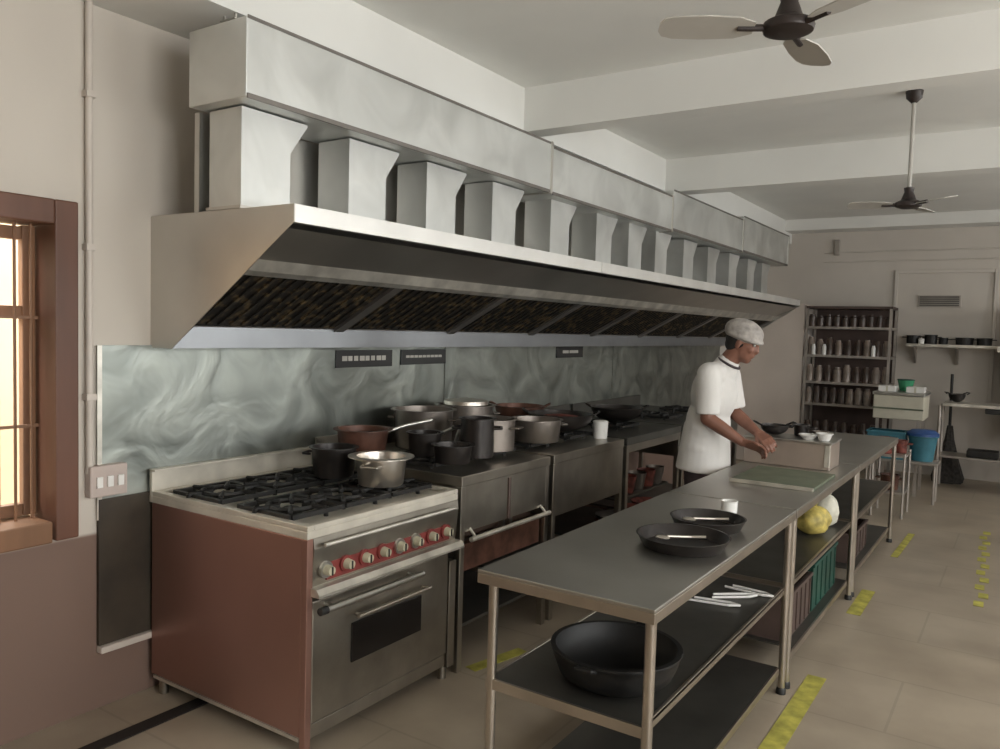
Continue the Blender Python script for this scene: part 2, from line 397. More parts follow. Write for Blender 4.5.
# ------------------------------------------------------------------ ranges
RT = .89
def trivet(parent, cx, cy, z, s=.14, m='iron'):
    g = MB()
    g.torus((cx, cy, z+.030), s*.62, .011, 20, 6)
    for q_ in (-1, 1):
        g.box(cx-s*1.02, cx+s*1.02, cy+q_*s*.9-.009, cy+q_*s*.9+.009, z+.016, z+.034); g.box(cx+q_*s*1.02-.009, cx+q_*s*1.02+.009, cy-s*.9, cy+s*.9, z+.016, z+.034)
    for k in range(6):
        a = k*PI/3+.3
        p = Vector((cx+math.cos(a)*s*.35, cy+math.sin(a)*s*.35, z+.034)); q = Vector((cx+math.cos(a)*s*1.05, cy+math.sin(a)*s*1.05, z+.034))
        g.tube(p, q, .010, seg=6); g.tube(q, (q.x, q.y, z), .010, seg=6)
    o = g.build('pan_support', m, parent)
    b = MB(); b.lathe([(0, 0), (.045, 0), (.05, .012), (.03, .022), (0, .022)], (cx, cy, z), 18); b.build('burner_head', 'iron', o, 40)
    return o
def knob(parent, y, z, x, m):
    k = MB(); k.tube((x, y, z), (x+.012, y, z), .032, seg=20)
    o = k.build('knob', m, parent, 40)
    MB().tube((x+.012, y, z), (x+.040, y, z), .021, .017, seg=16).build('knob_grip', 'cream', o, 40)
    MB().box(x+.038, x+.044, y-.003, y+.003, z-.016, z+.016).build('pointer', 'black', o)

# --- range 1
Y0, Y1, XB, XF = 2.014, 2.935, .04, 1.005
r1 = empty('cooking_range', ((XB+XF)/2, (Y0+Y1)/2, 0), 'nearest six-burner steel range with red knobs, oven and side panel painted with a pinkish reflection', 'cooking range')
body = MB()
body.box(XB, XF-.05, Y0+.012, Y1-.004, .10, .80)
body.build('body', 'range', r1)
sd = MB(); sd.box(XB, XF-.03, Y0, Y0+.011, .085, RT-.05, .003)
sd.build('side_panel', 'panel', r1)
fr = MB(); fr.box(XF-.03, XF, Y0, Y0+.03, 0, RT-.05, .003); fr.build('corner_post', 'panel', r1)
fr = MB(); fr.box(XF-.05, XF, Y1-.05, Y1, .06, .56, .003); fr.build('corner_post', 'range', r1)
MB().box(XB+.02, XF-.03, Y0-.004, Y0+.014, .07, .084).build('side_rail', 'lightsteel', r1)
for (x, y) in ((XB+.03, Y0+.03), (XB+.03, Y1-.05), (XF-.06, Y1-.04)):
    MB().tube((x+.02, y, 0), (x+.02, y, .10), .02, seg=12).build('leg', 'range', r1, 40)
# top tray with raised rim
tp = MB()
tp.box(XB, XF, Y0, Y1, RT-.05, RT-.02, .003)
tp.box(XB, XF, Y0, Y0+.035, RT-.02, RT, .003); tp.box(XB, XF, Y1-.03, Y1, RT-.02, RT, .003); tp.box(XF-.035, XF, Y0+.035, Y1-.03, RT-.02, RT, .003); tp.box(XB, XB+.03, Y0+.035, Y1-.03, RT-.02, RT, .003)
tp.build('worktop', 'enamel', r1)
MB().box(XB-.02, XB, Y0, Y1, RT-.05, RT+.085, .003).box(XB-.02, XB+.02, Y0, Y1, RT+.085, RT+.095, .002).build('upstand', 'enamel', r1)
for i in range(3):
    for j in range(2):
        trivet(r1, XB+.26+j*.42, Y0+.175+i*.285, RT-.02, .15)
# control panel slanted slightly
cp = MB(); cp.prism([(XF-.06, RT-.05), (XF, RT-.05), (XF+.005, .80), (XF-.01, .655), (XF-.06, .655)], Y0+.03, Y1-.001)
cp.build('control_panel', 'range', r1)
MB().box(XF-.008, XF+.0005, Y0+.10, Y1-.06, .668, .735).build('red_strip', 'red', r1)
ks = ['cream', 'red', 'red', 'red', 'cream', 'cream', 'red', 'red']
for k in range(8): knob(r1, Y0+.09+k*.105, .712, XF-.001, ks[k] if ks[k] == 'red' else 'steel')
MB().tube((XF+.03, Y0+.06, .815), (XF+.03, Y1-.06, .815), .008, seg=8).build('gas_rail', 'lightsteel', r1, 40)
lg = MB(); lg.prism([(XF-.06, .655), (XF+.03, .655), (XF+.045, .635), (XF+.045, .625), (XF-.06, .625)], Y0+.02, Y1)
lg.build('ledge', 'lightsteel', r1)
od = MB(); od.box(XF-.05, XF-.005, Y0+.035, Y1-.055, .13, .60, .005); odo = od.build('oven_door', 'range', r1)
MB().box(XF-.006, XF+.002, Y0+.24, Y1-.25, .30, .46, .003).build('window_pane', 'ovenglass', odo)
h = MB(); h.tube((XF+.045, Y0+.06, .575), (XF+.045, Y1-.30, .575), .013, seg=12)
for y in (Y0+.10, Y1-.34): h.tube((XF-.005, y, .575), (XF+.045, y, .575), .009, seg=10)
h.build('handle', 'steel', odo, 40)
MB().tube((XF+.045, Y0+.025, .575), (XF+.045, Y0+.06, .575), .015, seg=12).build('handle_end', 'black', odo, 40)
h = MB(); h.tube((XF+.025, Y0+.25, .49), (XF+.025, Y1-.22, .49), .009, seg=10)
for y in (Y0+.27, Y1-.24): h.tube((XF-.005, y, .49), (XF+.025, y, .49), .007, seg=8)
h.build('latch_bar', 'legsteel', odo, 40)
MB().box(XF-.05, XF-.012, Y0+.035, Y1-.055, .07, .125, .003).build('kick_plate', 'range', r1)

# --- range 2 : low stove with bar handle and open underside
def stove(name, y0, y1, label, cat, knobs=0, handle=False, und=None, top='range', zt=.94, xf=1.0, panel=.24, seamed=False, nb=2):
    r = empty(name, (.5, (y0+y1)/2, 0), label, cat)
    MB().box(.04, xf, y0+.006, y1-.006, zt-.05, zt, .004).build('worktop', top, r)
    MB().box(.02, .04, y0+.006, y1-.006, zt-.05, zt+.09, .003).build('upstand', top, r)
    MB().prism([(xf-.04, zt-.05), (xf-.005, zt-.05), (xf-.005, zt-.05-panel), (xf-.04, zt-.05-panel)], y0+.04, y1-.04).build('front_panel', 'range', r)
    for q_ in (y0+.03, y1-.036): MB().box(.05, xf-.05, q_, q_+.006, zt-.05-panel, zt-.05).build('side_panel', 'range', r)
    for x in (.06, xf-.04):
        for y in (y0+.008, y1-.045):
            MB().box(x, x+.036, y, y+.036, 0, zt-.05, .003).build('leg', 'range', r)
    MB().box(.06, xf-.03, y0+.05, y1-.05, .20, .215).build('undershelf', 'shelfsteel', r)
    if handle:
        h = MB(); zz = zt-.05-panel-.03
        h.tube((xf+.03, y0+.05, zz), (xf+.03, y1-.05, zz), .012, seg=12)
        for y in (y0+.09, y1-.09): h.tube((xf-.01, y, zz+.04), (xf+.03, y, zz), .008, seg=8)
        h.build('bar_handle', 'lightsteel', r, 40)
    if seamed:
        MB().box(xf-.006, xf+.003, (y0+y1)/2-.01, (y0+y1)/2+.01, zt-.05-panel, zt-.06).build('seam_strip', 'darkcab', r)
    for k in range(knobs): knob(r, y0+.12+k*.15, zt-.05-panel*.75, xf-.005, 'red')
    for k in range(nb):
        trivet(r, .62, y0+(y1-y0)*(k+.5)/nb, zt, .17)
    return r
r2 = stove('cooking_range', 2.965, 3.80, 'second steel range with a bright bar handle under its plain front panel', 'cooking range', handle=True, seamed=True, panel=.22)
MB().prism([(.93, .60), (.97, .60), (.97, .47), (.93, .47)], 3.02, 3.74).build('lower_panel', 'brownpan', r2)
r3 = stove('stock_pot_stove', 3.83, 4.76, 'third steel stove with a tall brownish blank front panel', 'stove', panel=.30)
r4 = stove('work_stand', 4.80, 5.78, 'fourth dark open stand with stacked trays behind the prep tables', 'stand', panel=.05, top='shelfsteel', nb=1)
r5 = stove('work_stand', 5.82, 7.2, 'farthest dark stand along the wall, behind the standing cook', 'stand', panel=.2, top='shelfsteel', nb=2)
for k, (yy) in enumerate((4.98, 5.28, 5.57)):
    for j in range(4):
        t_ = MB(); t_.lathe([(0, 0), (.10, 0), (.13, .035), (.135, .035), (.105, -.004), (0, -.004)], (.84, yy, .222+.04*j), 22)
        tag(t_.build('steel_tray', 'redbrown' if (k+j) % 3 else 'dullpot', None, 40, loc=(.84, yy, .222+.04*j)), 'round dark reddish tray stacked on the lower shelf of the fourth stand', 'tray', 'trays stacked under the fourth stand')
ms = MB().box(.08, .93, 4.86, 5.72, .50, .512); ms.build('mid_shelf', 'shelfsteel', r4)
for k in range(5):
    yy = 4.95+k*.17
    t_ = MB(); t_.lathe([(0, 0), (.05, 0), (.07, .12), (.066, .12), (.046, .006), (0, .006)], (.86, yy, .513), 18)
    tag(t_.build('steel_container', 'redbrown' if k % 2 else 'dullpot', None, 40, loc=(.86, yy, .513)), 'small reddish container on the middle shelf of the fourth stand', 'container', 'containers on the fourth stand')

# ------------------------------------------------------------------ pots on the ranges
def pot(name, c, r, h, m, label, cat='pot', taper=.85, rim=.012, handles='loop', inner=True, group=None, ang=0):
    p = empty(name, c, label, cat, group)
    x, y, z = c
    b = MB().lathe([(0, 0), (r*taper, 0), (r*taper+.004, .004), (r, h-.006), (r+rim, h-.004), (r+rim, h), (r-.004, h), (r*taper-.004, .006), (0, .006)], c, 36)
    b.build('body', m, p, 40)
    if handles == 'loop':
        for s in (0, PI):
            a = ang+s; d = Vector((math.cos(a), math.sin(a), 0)); t = Vector((-d.y, d.x, 0))
            o = Vector((x, y, z+h*.75)); rr = r*(taper+(1-taper)*.75)
            pts = [o+d*rr+t*.045, o+d*(rr+.04)+t*.035, o+d*(rr+.04)-t*.035, o+d*rr-t*.045]
            MB().path(pts, .006, 8).build('handle', m, p, 40)
    elif handles == 'long':
        d = Vector((math.cos(ang), math.sin(ang), 0)); o = Vector((x, y, z+h*.85))
        MB().path([o+d*(r-.005), o+d*(r+.10)+Vector((0, 0, .03)), o+d*(r+.24)+Vector((0, 0, .055))], .010, 10).build('long_handle', 'steel', p, 40)
    return p
ZP = RT+.024
pot('cooking_pot', (.74, 2.70, ZP), .115, .13, 'pot', 'bright open aluminium pot with wide rim near the front of the nearest range', handles='loop', rim=.035, ang=-1.2)
pot('stock_pot', (.44, 2.70, ZP), .105, .14, 'darkpan', 'dark round pot at the back of the nearest range beside the upstand', ang=.4)
pot('stacked_pan', (.36, 2.98, .978), .13, .13, 'brownpan', 'reddish-brown pan standing behind the bright aluminium pot', cat='pan', rim=.02, handles='long', ang=1.0)
pot('saucepan', (.86, 3.08, .978), .095, .09, 'darkpan', 'dark shallow saucepan right of the bright aluminium pot', cat='pan', handles='long', ang=2.1)
pot('saucepan', (.62, 3.16, .978), .085, .12, 'darkpan', 'taller dark saucepan with its long handle raised, behind the shallow saucepan', cat='pan', handles='long', ang=1.25)
pot('stock_pot', (.84, 3.31, .978), .085, .20, 'darkpan', 'tall narrow black pot at the front of the second range', taper=.97, ang=.6)
pot('stock_pot', (.75, 3.57, .978), .13, .17, 'dullpot', 'ribbed dull aluminium pot next to the tall black pot', taper=.95, ang=.2)
pot('stock_pot', (.27, 3.58, .941), .17, .22, 'dullpot', 'large wide aluminium vessel against the wall behind the second range', taper=.92, rim=.02, ang=.3)
pot('cooking_pot', (.75, 4.04, .978), .15, .13, 'dullpot', 'wide dull aluminium pot at the left end of the third stove', taper=.9, ang=.9)
pot('stock_pot', (.27, 3.99, .941), .17, .22, 'dullpot', 'tall shiny aluminium vessel against the wall behind the third stove', taper=.95, rim=.02, ang=.9)
def kadai(c, r, label, m='darkpan', food=None, d=.10):
    k = empty('wok', c, label, 'wok')
    x, y, z = c; pr = [(r*math.sin(t*PI/2*.98/8)*1.0, d*(1-math.cos(t*PI/2/8))) for t in range(9)]
    inn = [(max(0, a-.004), b+.004) for a, b in pr][::-1]
    MB().lathe(pr+[(r+.006, d+.002)]+inn, c, 32).build('bowl', m, k, 50)
    for s in (0, PI):
        a = s+.5; dv = Vector((math.cos(a), math.sin(a), 0)); t = Vector((-dv.y, dv.x, 0)); o = Vector((x, y, z+d))
        MB().path([o+dv*r+t*.05, o+dv*(r+.035)+t*.03+Vector((0, 0, .02)), o+dv*(r+.035)-t*.03+Vector((0, 0, .02)), o+dv*r-t*.05], .006, 8).build('handle', m, k, 40)
    if food:
        MB().lathe([(0, 0), (r*.86, 0), (r*.55, .03), (0, .045)], (x, y, z+d*.62), 24).build('contents', food, k, 40)
    return k
kadai((.66, 4.50, .978), .21, 'dark wok full of reddish food on the third stove', food='redbrown', d=.12)
kadai((.27, 4.62, .941), .17, 'smaller wok with reddish rim against the wall behind the third stove', m='brownpan', d=.17)
kadai((.68, 5.30, .978), .19, 'dark greenish wok on the fourth stand, left of the cook', food=None, d=.11)
tag(MB().lathe([(0, 0), (.045, 0), (.05, .11), (.042, .115), (0, .115)], (.86, 4.68, .941), 20).build('white_cup', 'white', None, 40, loc=(.86, 4.68, .941)), 'white cup standing at the right front corner of the third stove', 'cup')
tag(MB().lathe([(0, .03), (.13, .012), (.135, .0), (.14, .0), (.135, .022), (0, .042)], (.27, 3.99, 1.163), 28).build('pot_lid', 'pot', None, 40, loc=(.27, 3.99, 1.163)), 'shiny round lid lying on the tall aluminium vessel', 'lid')

# ------------------------------------------------------------------ prep tables
TX0, TX1 = 1.707, 2.324
def table(y0, y1, label, bottom=True, zt=.85):
    t = empty('prep_table', ((TX0+TX1)/2, (y0+y1)/2, 0), label, 'table')
    tp = MB(); tp.box(TX0, TX1, y0, y1, zt-.012, zt, .003)
    tp.build('tabletop', 'tabletop', t)
    ap = MB()
    ap.box(TX0, TX1, y0, y0+.012, zt-.045, zt-.012, .002); ap.box(TX0, TX1, y1-.012, y1, zt-.045, zt-.012, .002)
    ap.box(TX0, TX0+.012, y0+.012, y1-.012, zt-.045, zt-.012, .002); ap.box(TX1-.012, TX1, y0+.012, y1-.012, zt-.045, zt-.012, .002)
    ap.build('apron', 'legsteel', t)
    for x in (TX0+.035, TX1-.034):
        for y in (y0+.03, y1-.03):
            l = MB().tube((x+.012, y, 0), (x+.012, y, zt-.012), .0165, seg=16).build('leg', 'legsteel', t, 40)
            MB().lathe([(0, 0), (.022, 0), (.022, .02), (.017, .03), (0, .03)], (x+.012, y, 0), 14).build('foot', 'black', l, 40)
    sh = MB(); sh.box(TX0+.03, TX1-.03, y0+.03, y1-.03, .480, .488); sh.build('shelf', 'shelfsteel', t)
    rl = MB(); rl.box(TX0+.03, TX1-.03, y0+.018, y0+.03, .455, .490, .002); rl.box(TX0+.03, TX1-.03, y1-.03, y1-.018, .455, .490, .002)
    rl.box(TX1-.042, TX1-.030, y0+.03, y1-.03, .458, .492, .002); rl.box(TX0+.03, TX0+.042, y0+.03, y1-.03, .458, .492, .002)
    rl.build('shelf_rail', 'legsteel', t)
    if bottom:
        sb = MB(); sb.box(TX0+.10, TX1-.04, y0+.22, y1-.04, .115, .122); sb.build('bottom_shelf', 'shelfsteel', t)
        r_ = MB(); r_.box(TX1-.042, TX1-.030, y0+.05, y1-.05, .09, .122, .002); r_.build('bottom_rail', 'legsteel', t)
    return t
table(2.10, 3.74, 'nearest long steel prep table with black pans on top and dark shelf below')
table(3.76, 5.36, 'middle steel prep table with the green board, cook standing beside it')
table(5.38, 7.10, 'farthest steel prep table in the row of three')
# flat pans on the table
def flatpan(c, r, label, m='darkpan', ang=.3, food=True):
    k = empty('frying_pan', c, label, 'pan')
    MB().lathe([(0, 0), (r*.86, 0), (r, .042), (r+.004, .045), (r-.003, .045), (r*.84, .005), (0, .005)], c, 40).build('pan_body', m, k, 50)
    d = Vector((math.cos(ang), math.sin(ang), 0)); o = Vector(c)+Vector((0, 0, .024))
    if food:
        s = MB(); o2 = Vector(c)
        s.path([o2+Vector((-.05, -.03, .035)), o2+Vector((.02, .03, .032)), o2+Vector((.07, .05, .036))], .006, 8)
        s.ball(o2+Vector((-.065, -.04, .032)), (.03, .022, .008), 14)
        tag(s.build('serving_spoon', 'pot', None, 40, loc=tuple(c)), 'metal spoon lying in the '+('larger black pan' if r > .15 else 'smaller black pan')+' on the nearest prep table', 'spoon')
flatpan((2.14, 2.80, .851), .168, 'larger flat black pan, the nearer of two on the nearest prep table')
flatpan((2.115, 3.145, .851), .148, 'smaller black pan just beyond the larger one on the nearest prep table', ang=1.2)
pot('steel_cup', (2.10, 3.47, .851), .035, .055, 'white', 'small pale cup behind the black pans on the prep table', cat='cup', handles=None, rim=.002)
# big dark wok under the nearest table
wk = empty('cauldron', (2.085, 2.37, .489), 'large round black cauldron on the shelf below the nearest prep table', 'cauldron')
MB().lathe([(0, .0), (.14, .0), (.185, .03), (.205, .08), (.21, .105), (.216, .11), (.216, .117), (.20, .117), (.19, .07), (.13, .012), (0, .012)], (2.085, 2.37, .489), 40).build('bowl', 'blackpan', wk, 50)
for s in (-1, 1):
    MB().path([(2.085-.03, 2.37+s*.205, .59), (2.085-.025, 2.37+s*.232, .60), (2.085+.025, 2.37+s*.232, .60), (2.085+.03, 2.37+s*.205, .59)], .007, 8).build('handle', 'blackpan', wk, 40)
# wire things on shelf
for k, (x, y, a) in enumerate(((2.12, 3.30, .2), (2.16, 3.44, .7), (2.20, 3.54, -.1))):
    g = MB(); n = Vector((math.cos(a), math.sin(a), 0))
    c_ = Vector((x, y, .500)); t = Vector((-n.y, n.x, 0))
    g.path([c_-n*.12-t*.02, c_+n*.05-t*.02, c_+n*.09, c_+n*.05+t*.02, c_-n*.10+t*.02], .0055, 8)
    tag(g.build('wire_tongs', 'white', None, 40, loc=(x, y, .489)), ['pale tongs lying nearest on the shelf of the nearest prep table', 'pale tongs lying in the middle of three on the shelf', 'pale tongs lying farthest along the shelf by the table leg'][k], 'tongs')
# tray-like green board, bright edge
b = empty('cutting_board', (2.07, 4.5, .851), 'wide flat grey-green board lying across the middle prep table before the cook', 'cutting board')
MB().box(1.86, 2.29, 4.24, 4.78, .851, .868, .003).build('board', 'board', b)
MB().box(1.86, 2.29, 4.225, 4.239, .851, .870, .002).build('edge_strip', 'lightsteel', b)
# steel counter box
b = empty('counter_box', (2.05, 5.1, .851), 'tan-toned steel counter box with pots on top, on the prep tables beside the cook', 'box')
MB().box(1.715, 2.22, 4.97, 5.25, .851, 1.005, .004).build('body', mat('tan_steel_box', (.50, .42, .36), .4, .7, var=.08, scale=4), b)
MB().box(1.708, 2.23, 4.96, 5.26, 1.005, 1.018, .003).build('top_sheet', 'steel', b)
MB().box(2.19, 2.222, 4.962, 4.97, .87, 1.0, .002).build('edge_trim', 'lightsteel', b)
# things on the box
kadai((1.86, 5.10, 1.02), .085, 'small black wok at the left end of the counter box, behind the hands', d=.06)
pot('stock_pot', (2.00, 5.20, 1.019), .045, .07, 'darkpan', 'small black pot right of the small wok on the counter box', handles='loop')
pot('steel_bowl', (2.075, 5.05, 1.019), .05, .03, 'white', 'left of two small bright bowls on the counter box', cat='bowl', handles=None, rim=.006, taper=.6)
pot('steel_bowl', (2.17, 5.04, 1.019), .045, .045, 'white', 'right bright bowl at the corner of the counter box', cat='bowl', handles=None, rim=.006, taper=.6)
pot('steel_bowl', (2.12, 5.18, 1.019), .05, .04, 'dullpot', 'dull bowl behind the two bright bowls on the counter box', cat='bowl', handles=None, rim=.006, taper=.6)
# bags on middle table's shelf, green crate
def bag(c, s, m, label):
    g = MB(); g.ball((c[0], c[1], c[2]+s[2]), s, 20)
    for v in g.bm.verts:
        n = math.sin(v.co.x*47+v.co.z*31)*math.cos(v.co.y*39)*.012
        v.co += Vector((n, n*.5, 0))
        if v.co.z < c[2]+.004: v.co.z = c[2]+.004
    g.tube((c[0], c[1], c[2]+s[2]*1.85), (c[0]+.01, c[1], c[2]+s[2]*2.45), .012, .03, seg=10)
    tag(g.build('food_bag', m, None, 60, loc=c), label, 'bag')
bag((2.16, 4.86, .488), (.10, .12, .085), 'yellowbag', 'yellow plastic bag on the shelf of the middle prep table')
bag((2.19, 5.12, .488), (.07, .09, .10), 'whitebag', 'white plastic bag beside the yellow bag on the shelf')
def crate(c, sx, sy, sz, m, label, name='plastic_crate'):
    k = empty(name, c, label, 'crate'); x, y, z = c
    g = MB(); t = .008
    g.box(x-sx, x+sx, y-sy, y+sy, z, z+.01)
    for (a0, a1, b0, b1) in ((x-sx, x-sx+t, y-sy, y+sy), (x+sx-t, x+sx, y-sy, y+sy), (x-sx+t, x+sx-t, y-sy, y-sy+t), (x-sx+t, x+sx-t, y+sy-t, y+sy)):
        g.box(a0, a1, b0, b1, z+.01, z+sz)
    n = 5
    for i in range(n+1):
        yy = y-sy+2*sy*i/n
        g.box(x+sx, x+sx+.006, yy-.008, yy+.008, z+.01, z+sz)
    g.build('shell', m, k)
    r_ = MB(); e = .015
    for (a0, a1, b0, b1) in ((x-sx-e, x-sx+t, y-sy-e, y+sy+e), (x+sx-t, x+sx+e, y-sy-e, y+sy+e), (x-sx+t, x+sx-t, y-sy-e, y-sy+t), (x-sx+t, x+sx-t, y+sy-t, y+sy+e)):
        r_.box(a0, a1, b0, b1, z+sz-.018, z+sz, .003)
    r_.build('rim', m, k)
crate((2.07, 4.86, .123), .17, .30, .27, 'green', 'dark green crate on the bottom shelf under the middle prep table')
crate((2.07, 4.26, .123), .17, .24, .24, 'darkcab', 'dark brown crate under the middle prep table, nearer than the green one')
crate((2.07, 6.0, .123), .17, .28, .20, 'darkcab', 'dark crate under the farthest prep table')

# ------------------------------------------------------------------ yellow floor marks
def tape(pts, wdt, label, dashed=0):
    g = MB(); (xa, ya), (xb, yb) = pts
    n = dashed or 1; d = Vector((xb-xa, yb-ya, 0)); L_ = d.length; d.normalize(); t = Vector((-d.y, d.x, 0))*wdt/2
    for k in range(n):
        a = Vector((xa, ya, .001))+d*L_*(k/n); b2 = a+d*L_/n*(.6 if dashed else 1)
        j = .012*(1 if k % 2 else -1) if dashed else 0
        vs = []
        for z in (.001, .0025):
            for q in (a+t, b2+t, b2-t, a-t): vs.append(g.bm.verts.new((q.x+j, q.y, z)))
        g.bm.faces.new(vs[:4]); g.bm.faces.new(vs[4:])
        for i in range(4): g.bm.faces.new((vs[i], vs[(i+1) % 4], vs[4+(i+1) % 4], vs[4+i]))
    c_ = ((xa+xb)/2, (ya+yb)/2, .001)
    tag(g.build('floor_marking', 'yellow', None, loc=c_), label, 'floor marking')
tape(((2.40, 3.02), (2.40, 4.0)), .085, 'worn yellow stripe on the floor beside the nearest prep table')
tape(((2.38, 5.05), (2.38, 5.6)), .08, 'worn yellow stripe on the floor beside the middle prep table')
tape(((3.00, 5.70), (2.93, 8.1)), .055, 'dashed yellow line on the open floor at the right', dashed=12)
tape(((1.02, 3.05), (1.10, 3.40)), .07, 'faint yellow patch on the floor by the foot of the nearest range')
tape(((2.40, 6.60), (2.42, 7.5)), .05, 'small yellow stripe on the floor beside the farthest prep table')

# ------------------------------------------------------------------ back of the room
RY = 10.42
rk = empty('storage_rack', (1.30, RY+.2, 0), 'tall open storage rack filled with jars against the back wall', 'rack')
for x in (.815, 1.76):
    for y in (RY+.02, YB-.12): MB().box(x, x+.03, y-.015, y+.015, 0, 2.03).build('post', 'rack', rk)
SZ = [.42, .83, 1.10, 1.43, 1.78]
for z in SZ: MB().box(.815, 1.79, RY, YB-.1, z-.03, z).build('shelf', 'rack', rk)
MB().box(.815, 1.79, RY, YB-.1, 2.00, 2.03).build('top_shelf', 'darkcab', rk)
MB().box(.815, 1.79, YB-.095, YB-.085, .3, 2.00).build('back_panel', 'darkcab', rk)
def jar(name, x, y, z, r, h, m, label, group, cat='jar'):
    g = MB(); g.lathe([(0, 0), (r, 0), (r, h*.8), (r*.72, h*.88), (r*.72, h), (0, h)], (x, y, z), 14)
    return tag(g.build(name, m, None, 40, loc=(x, y, z)), label, cat, group)
rows = [(SZ[0], 'dark jar on the lowest loaded shelf of the storage rack', 'jars on the lowest rack shelf', .20, ['darkjar', 'darkjar', 'glassware'], 9),
        (SZ[1], 'jar or bottle on the lower rack shelf', 'jars on the lower rack shelf', .21, ['darkjar', 'glassware', 'darkjar'], 10),
        (SZ[2], 'brownish jar in the close row on the middle rack shelf', 'jars on the middle rack shelf', .22, ['glassware', 'darkjar', 'glassware'], 9),
        (SZ[3], 'brown jar standing on the upper rack shelf', 'jars on the upper rack shelf', .22, ['darkjar', 'glassware', 'darkjar'], 9),
        (SZ[4], 'dark squat tin on the top loaded rack shelf', 'tins on the top rack shelf', .16, ['darkjar'], 10)]
for z, lb, gp, h, ms_, n in rows:
    for k in range(n):
        x = .87+.87*k/(n-1)
        mm = random.choice(ms_)
        jar('storage_jar', x, RY+.10, z, .040+.007*random.random(), h*(.8+.2*random.random()), mm, lb, gp)
for x, lb in ((.915, 'leftmost bright white tumbler on the upper rack shelf'), (1.04, 'second bright white tumbler from the left on the upper rack shelf'), (1.60, 'bright white tumbler toward the right of the upper rack shelf')):
    jar('white_tumbler', x, RY+.035, SZ[3], .024, .13, 'white', lb, None, 'tumbler')
# wall shelf
ws = empty('wall_shelf', (2.35, YB-.15, 1.55), 'long pale wall shelf on brackets at the back carrying dark pots', 'shelf')
MB().box(1.92, 2.95, YB-.32, YB-.031, 1.565, 1.60, .003).build('shelf_board', 'lightsteel', ws)
for x in (2.0, 2.45, 2.88): MB().prism([(YB-.28, 1.565), (YB-.031, 1.565), (YB-.031, 1.36), (YB-.045, 1.36), (YB-.28, 1.55)], x-.01, x+.01, 'X').build('bracket', 'rack', ws)
for x, r, h, lb in ((1.98, .075, .10, 'leftmost dark pot on the back wall shelf'), (2.17, .07, .11, 'dark pot second from the left on the back wall shelf'), (2.30, .05, .08, 'small dark pot third from the left on the back wall shelf'), (2.52, .095, .085, 'wide low black pan, fourth on the back wall shelf'), (2.72, .08, .085, 'rightmost wide black pan on the back wall shelf')):
    pot('dark_pot', (x, YB-.17, 1.601), r, h, 'iron', lb, handles='loop', taper=.9, rim=.005)
tag(MB().lathe([(0, 0), (.03, 0), (.035, .05), (0, .075)], (2.075, YB-.25, 1.601), 14).build('white_bowl', 'white', None, 40, loc=(2.075, YB-.25, 1.601)), 'tiny white bowl between the left dark pots on the wall shelf', 'bowl')
v = empty('wall_vent', (2.2, YB-.02, 2.04), 'small dark rectangular vent high on the back wall', 'vent')
MB().box(1.99, 2.45, YB-.02, YB, 2.05, 2.19, .003).build('frame', 'rack', v)
g = MB()
for k in range(5): g.box(2.01, 2.43, YB-.028, YB-.012, 2.062+.025*k, 2.078+.025*k)
g.build('louvres', 'shelfsteel', v)
tag(MB().box(1.0, 1.06, YB-.05, YB, 2.70, 2.90, .004).build('junction_box', 'rack', None, loc=(1.03, YB, 2.70)), 'small grey junction box high on the back wall near the duct end', 'junction box')
tag(MB().tube((.87, YB-.012, 2.74), (3.2, YB-.012, 2.74), .008, seg=8).tube((.87, YB-.012, 2.62), (3.2, YB-.012, 2.62), .008, seg=8).build('wall_conduit', 'wall_back', None, 40, loc=(2.0, YB-.012, 2.62)), 'pair of thin conduits running level across the back wall', 'pipe')
# right cabinet
cb = empty('storage_cabinet', (3.2, YB-.3, 0), 'dark brown cabinet with pale top ledge at the right edge of the back wall', 'cabinet')
MB().box(2.96, 3.7, YB-.50, YB-.05, .62, 1.53, .004).build('body', 'darkcab', cb)
MB().box(2.86, 3.75, YB-.55, YB-.05, 1.53, 1.60, .004).build('ledge', 'lightsteel', cb)
MB().box(3.0, 3.7, YB-.45, YB-.05, 1.601, 2.02, .004).build('upper_case', 'rack', cb)
for a, b_ in ((3.03, 3.33), (3.35, 3.66)): MB().box(a, b_, YB-.465, YB-.45, 1.63, 1.99, .003).build('door', 'darkcab', cb)
for x in (2.97, 3.64): MB().box(x, x+.05, YB-.48, YB-.43, 0, .62).build('leg', 'rack', cb)
# low steel table at right
lt = empty('back_table', (2.95, 10.3, 0), 'low steel table with undershelf against the back wall at the right', 'table')
MB().box(2.40, 3.7, 9.95, 10.40, .93, .965, .003).build('tabletop', 'lightsteel', lt)
MB().box(2.36, 3.66, 9.98, 10.40, .36, .38, .003).build('undershelf', 'rack', lt)
for x in (2.36, 3.62):
    for y in (9.99, 10.38): MB().tube((x+.015, y, 0), (x+.015, y, .93), .018, seg=10).build('leg', 'rack', lt, 40)
kadai((2.52, 10.15, .966), .085, 'small black wok on the low table at the back', d=.09)
tag(MB().box(2.65, 2.95, 10.0, 10.25, .385, .46, .01).build('black_tray', 'iron', None, loc=(2.8, 10.1, .381)), 'flat black tray on the undershelf of the low back table', 'tray')
tag(MB().box(2.80, 3.02, 9.98, 10.2, .87, .925, .01).build('drawer_unit', 'black', None, loc=(2.9, 10.1, .87)), 'black drawer hung under the top of the low back table', 'drawer')
